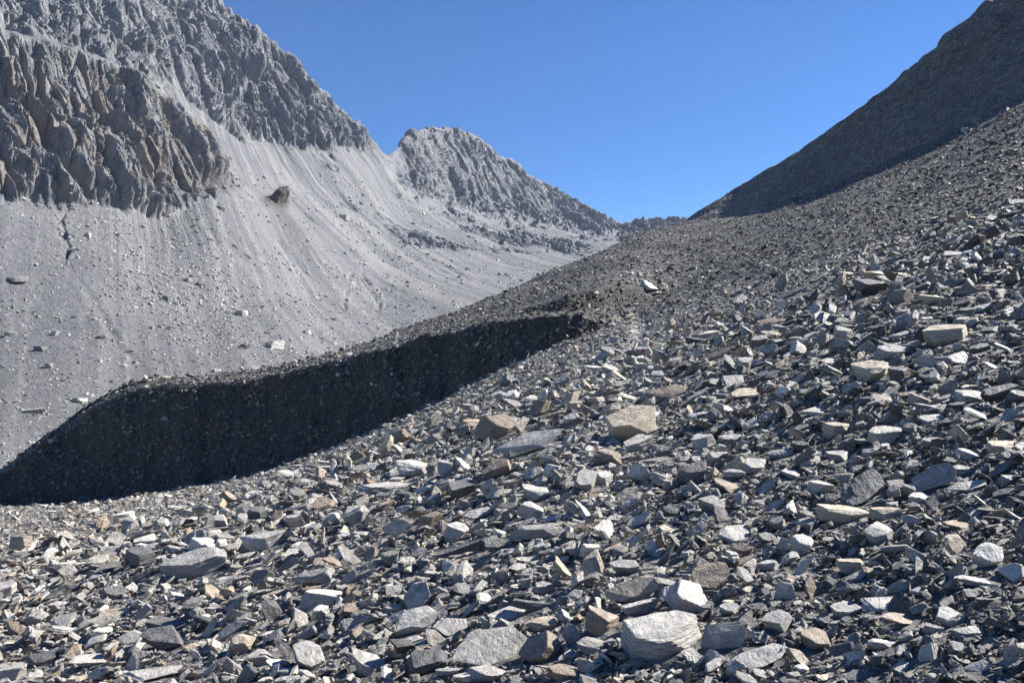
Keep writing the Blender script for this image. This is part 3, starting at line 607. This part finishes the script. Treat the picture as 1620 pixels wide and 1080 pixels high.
# labels: landmarks have their own, the others are told by look and by the landmark they lie beside
marks = [q for q in PLACED if q[7]]
used = set(q[8] for q in PLACED if q[8])
def where(dx, dy, d):
    hz = 'left' if dx < 0 else 'right'; vt = 'above' if dy < 0 else 'below'
    a = abs(math.degrees(math.atan2(dy, dx))); a = min(a, 180-a)
    s = f'to the {hz} of' if a < 25 else (f'{vt} and {hz} of' if a < 65 else vt)
    return ('just ' if d < 60 else '')+s
for q in PLACED:
    o = q[4]; la = q[8]
    if not la:
        far = q[6] == 'boulder'
        sz = ('small ' if q[2] < 34 else ('large ' if q[2] > 62 else '')) if not far else ('small ' if q[2] < 13 else '')
        asp = '' if far or q[6] != 'block' else ('squat ' if q[3] < .55*q[2] else ('tall ' if q[3] > .95*q[2] else 'angular '))
        wd = SHAPE.get(q[6], 'boulder')
        pool = [m for m in marks if (m[6] == 'boulder') == far]
        ms = sorted(pool, key=lambda m: math.hypot(m[0]-q[0], m[1]-q[1]))
        for m in ms[:8]:
            dx, dy = q[0]-m[0], q[1]-m[1]; d = math.hypot(dx, dy)
            la = f'{sz}{asp}{WORD[q[5]]} {wd} {where(dx, dy, d)} the {m[7]}'
            if la not in used and len(la.split()) <= 16: break
        used.add(la)
    o['label'] = la

# ------------------------------------------------------------------ rubble too plentiful to count: instanced from a few stone shapes
PROTO = bpy.data.collections.new('stone_shapes'); PROTO2 = bpy.data.collections.new('limestone_shapes')
for col, mt, n in ((PROTO, M_GRAVEL, 26), (PROTO2, M_LIME, 14)):
    for k in range(n):
        fl = (.10, .17, .28, .5)[k % 4] if col is PROTO else (.55, .7, .85)[k % 3]
        p, f = stone_points(3 if col is PROTO2 else 4, 400+k*31+(900 if col is PROTO2 else 0), (1, .36+.5*((k*7) % 5)/5, fl), .022, .10, worn=70, chamfer=2 if col is PROTO else 4)
        me = tri_mesh('stone_shape', p*.5, f); me.materials.append(mt)
        col.objects.link(bpy.data.objects.new('stone_shape', me))
def scatter_group(coll):
    g = bpy.data.node_groups.new('scatter_'+coll.name, 'GeometryNodeTree')
    g.interface.new_socket('Geometry', in_out='INPUT', socket_type='NodeSocketGeometry'); g.interface.new_socket('Geometry', in_out='OUTPUT', socket_type='NodeSocketGeometry')
    i = g.nodes.new('NodeGroupInput'); o = g.nodes.new('NodeGroupOutput'); iop = g.nodes.new('GeometryNodeInstanceOnPoints')
    ci = g.nodes.new('GeometryNodeCollectionInfo'); ci.inputs['Collection'].default_value = coll
    ci.inputs['Separate Children'].default_value = True; ci.inputs['Reset Children'].default_value = True
    def na(n, t):
        x = g.nodes.new('GeometryNodeInputNamedAttribute'); x.data_type = t; x.inputs['Name'].default_value = n
        return [s for s in x.outputs if s.enabled and s.name == 'Attribute'][0]
    e = g.nodes.new('FunctionNodeEulerToRotation'); L = g.links.new
    L(i.outputs[0], iop.inputs['Points']); L(ci.outputs[0], iop.inputs['Instance']); iop.inputs['Pick Instance'].default_value = True
    L(na('shape', 'INT'), iop.inputs['Instance Index']); L(na('rot', 'FLOAT_VECTOR'), e.inputs[0]); L(e.outputs[0], iop.inputs['Rotation'])
    L(na('size', 'FLOAT_VECTOR'), iop.inputs['Scale']); L(iop.outputs[0], o.inputs[0]); return g
SG1, SG2 = scatter_group(PROTO), scatter_group(PROTO2)
def euler_from_axes(X, Y, Z):
    """XYZ eulers of rotation matrices whose columns are X, Y, Z"""
    ry = np.arcsin(np.clip(-X[:, 2], -1, 1)); rx = np.arctan2(Y[:, 2], Z[:, 2]); rz = np.arctan2(X[:, 1], X[:, 0])
    return np.stack([rx, ry, rz], -1)
def rubble(name, label, P, N, size, tone, quartz, sg, nshape, tilt, mat, long_dir=None, dir_spread=1.2):
    n = len(P)
    z = N+rng.normal(0, 1, (n, 3))*tilt[:, None]; z /= np.linalg.norm(z, axis=1, keepdims=True)
    a = rng.uniform(0, 6.283, n)
    x = np.stack([np.cos(a), np.sin(a), a*0], -1)
    if long_dir is not None: x = np.where((rng.random(n) < .65)[:, None], long_dir+rng.normal(0, .35, (n, 3)), x)
    x = x-z*(x*z).sum(1, keepdims=True); x /= np.linalg.norm(x, axis=1, keepdims=True)+1e-9
    rot = euler_from_axes(x, np.cross(z, x), z)
    me = bpy.data.meshes.new(name); me.vertices.add(n); me.vertices.foreach_set('co', P.astype(np.float32).ravel())
    def at(nm, ty, arr, key): x = me.attributes.new(nm, ty, 'POINT'); x.data.foreach_set(key, arr.ravel())
    at('rot', 'FLOAT_VECTOR', rot.astype(np.float32), 'vector'); at('size', 'FLOAT_VECTOR', (size[:, None]*rng.uniform(.75, 1.3, (n, 3))).astype(np.float32), 'vector')
    at('shape', 'INT', rng.integers(0, nshape, n).astype(np.int32), 'value'); at('quartz', 'FLOAT', quartz.astype(np.float32), 'value'); at('rnd', 'FLOAT', rng.random(n).astype(np.float32), 'value')
    at('tone', 'FLOAT_COLOR', np.concatenate([tone, np.ones((n, 1))], 1).astype(np.float32), 'color')
    me.materials.append(mat)
    o = bpy.data.objects.new(name, me); S.collection.objects.link(o); o['kind'] = 'stuff'; o['label'] = label; o['category'] = 'rubble'
    md = o.modifiers.new('scatter', 'NODES'); md.node_group = sg
    return o
def sample_grid(P, N, n, weight):
    """n random points spread over a sheet with the given weight per quad"""
    w = weight.ravel()/weight.sum(); R, C = P.shape[0]-1, P.shape[1]-1
    q = rng.choice(R*C, n, p=w); r, c = q//C, q % C; a, b = rng.random(n)[:, None], rng.random(n)[:, None]
    def g(A): return (A[r, c]*(1-a)+A[r+1, c]*a)*(1-b)+(A[r, c+1]*(1-a)+A[r+1, c+1]*a)*b
    nn_ = g(N); nn_ = nn_/np.linalg.norm(nn_, axis=1, keepdims=True)
    return g(P), nn_, r, c
def quad_area(u, v): return np.abs((u[:-1, 1:]-u[:-1, :-1])*(v[1:, :-1]-v[:-1, :-1]))
TW = np.array([TONE[k][:3] for k in 'wpgdtb'])
def tones(n, pw, spread=.22):
    k = np.array([rng.choice(6, p=np.array(p)/sum(p)) for p in pw]) if np.ndim(pw) == 2 else rng.choice(6, n, p=np.array(pw)/sum(pw))
    t = TW[k]*np.exp(rng.normal(0, spread, n))[:, None]
    return np.clip(t*(1+rng.normal(0, .04, (n, 3))), .02, .8), np.array([.62, .35, .16, .08, .2, .1])[k]
LD = np.array((.93, .05, .34))

# near ground rubble: number follows how large the ground shows, size follows the sort of ground
wq = quad_area(NU, NV)*((NV[:-1, :-1] < 1160))+1e-6
wq = wq*np.where((uc[:-1] < -60) | (uc[:-1] > 1680), .25, 1.)[None]
def near_batch(name, label, n, px0, px1, power, lift, zone):
    w = wq*zone[:-1, :-1]
    P, N, r, c = sample_grid(NP, NN, n, w)
    px = px0*(px1/px0)**(rng.random(n)**power)
    size = px*P[:, 1]/F
    t = TG[r, c]; u = UG[r, c]
    size = np.where(mass[r, c] > .5, size*.8, size)
    cap = np.interp(t+np.interp(u, [0, 200, 500], [.6, .3, 0]), [0, 2.6, 3.2, 4, 6, 8, 9], [.6, .5, .34, .26, .22, .28, .3]); size = np.minimum(size, cap*np.exp(rng.normal(0, .3, n))); size = np.maximum(size, .012)
    # keep the big stones clear
    keep = np.ones(n, bool)
    pu = P[:, 0]/P[:, 1]*F+810
    for q in PLACED:
        if q[6] == 'boulder': continue
        d2 = ((P-q[9])**2)[:, :2].sum(1); keep &= ~((d2 < (q[10]*.62)**2))
        lump = P+N*(size*lift*.5)[:, None]; du_ = (lump[:, 0]/lump[:, 1]*F+810-q[0])/(q[2]*.5+px*.25); dv_ = (540-(lump[:, 2]-EYE)/lump[:, 1]*F-q[1])/(q[3]*.5+px*.12)
        keep &= ~((du_**2+dv_**2 < .85) & (P[:, 1] < q[9][1]+.2) & (P[:, 1] > q[9][1]-4*q[10]-.3))
    P, N, size, t, u, px, r, c = P[keep], N[keep], size[keep], t[keep], u[keep], px[keep], r[keep], c[keep]
    n = len(P); P = P+N*(size*rng.uniform(-.12, lift, n))[:, None]
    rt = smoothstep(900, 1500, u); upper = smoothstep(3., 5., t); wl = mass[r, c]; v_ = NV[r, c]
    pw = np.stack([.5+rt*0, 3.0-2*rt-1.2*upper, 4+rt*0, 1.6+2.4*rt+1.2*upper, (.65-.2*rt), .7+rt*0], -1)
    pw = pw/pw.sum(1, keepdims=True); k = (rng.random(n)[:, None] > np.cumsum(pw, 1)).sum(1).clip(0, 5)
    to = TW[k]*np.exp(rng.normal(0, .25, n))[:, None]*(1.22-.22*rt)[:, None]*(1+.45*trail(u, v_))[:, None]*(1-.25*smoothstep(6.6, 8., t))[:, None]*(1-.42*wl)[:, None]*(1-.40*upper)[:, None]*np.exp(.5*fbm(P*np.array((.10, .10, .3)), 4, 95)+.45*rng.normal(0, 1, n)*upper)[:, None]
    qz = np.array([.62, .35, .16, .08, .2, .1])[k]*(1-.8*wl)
    tilt = np.interp(t, [0, 3, 5, 8], [.62, .48, .34, .28])
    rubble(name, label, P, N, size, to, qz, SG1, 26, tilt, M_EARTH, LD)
edge = np.interp(UG, [0, 200, 500, 1100, 1400], [2.3, 2.6, 2.9, 2.95, 3.15]); wide = np.interp(UG, [900, 1400], [.35, .9]); zone_block = 1-np.clip((TG+fbm(NP*.4, 3, 81)*.3-edge)/wide, 0, 1); ones = np.ones_like(TG)
near_batch('rubble', 'small stones and chips covering the foreground scree', 135000, 3.0, 13, 1.4, .5, ones*(1-.45*mass-.4*scar))
near_batch('rubble', 'broken slabs and blocks filling the foreground between the large stones', 26000, 10, 38, 1.9, .5, zone_block)
near_batch('gravel', 'dark gravel on the path, the bank and the slope beyond', 110000, 1.5, 7.5, 1.5, .35, (1-zone_block*.7)*(1-.6*mass))
# hill rubble
hu2 = HP[..., 0]/HP[..., 1]*F+810; hv2 = 540-(HP[..., 2]-EYE)/HP[..., 1]*F
hw = quad_area(hu2, hv2)*((hu2[:-1, :-1] < 1700)); hw[-24:] = 0; hw += 1e-9
P, N, r, c = sample_grid(HP, HN, 26000, hw)
sz = P[:, 1]/F*1.6*(4.5/1.6)**(rng.random(len(P))**1.8); to, qz = tones(len(P), [.4, .8, 3, 4, .8, .8]); to *= .8
rubble('rubble', 'dark loose rubble on the shaded hillside', P, N, sz, to, qz, SG1, 26, np.full(len(P), .3), M_HILL, LD)
# pale rubble on the far scree
mw = quad_area(MU2, MV2)*(1-rock[:-1, :-1])*(MTg[:-1, :-1] < 3.4)*((MU2[:-1, :-1] > -60) & (MU2[:-1, :-1] < 1000))*(.35+1.3*smoothstep(-.1, .35, fbm(MP*.02, 3, 91)))[:-1, :-1]*np.interp(MV2, [380, 520, 700], [.35, 1., 1.6])[:-1, :-1]; mw += 1e-9
P, N, r, c = sample_grid(MP2, MN, 26000, mw)
sz = P[:, 1]/F*1.4*(8/1.4)**(rng.random(len(P))**4.5)
to = np.array((.25, .248, .25))*np.exp(rng.normal(0, .3, len(P)))[:, None]; to = np.clip(to, .05, .62)
rubble('rubble', 'pale limestone rubble strewn over the far scree slope', P, N, sz, to, np.full(len(P), .1), SG2, 14, np.full(len(P), .35), M_MOUNT)

# ------------------------------------------------------------------ the air of the valley
hb = bpy.data.meshes.new('haze'); bm = bmesh.new(); bmesh.ops.create_cube(bm, size=1); bm.to_mesh(hb); bm.free()
hz = bpy.data.objects.new('haze', hb); S.collection.objects.link(hz); hz['kind'] = 'stuff'
hz.scale = (1100, 1100, 400); hz.location = (-60, 480, 170)
hm = bpy.data.materials.new('air'); hm.use_nodes = True; ht = hm.node_tree; ht.nodes.remove(ht.nodes['Principled BSDF'])
pv = ht.nodes.new('ShaderNodeVolumePrincipled'); pv.inputs['Color'].default_value = (.62, .76, 1, 1); pv.inputs['Density'].default_value = .0001; pv.inputs['Anisotropy'].default_value = 0
ht.links.new(pv.outputs[0], ht.nodes['Material Output'].inputs['Volume']); hb.materials.append(hm)
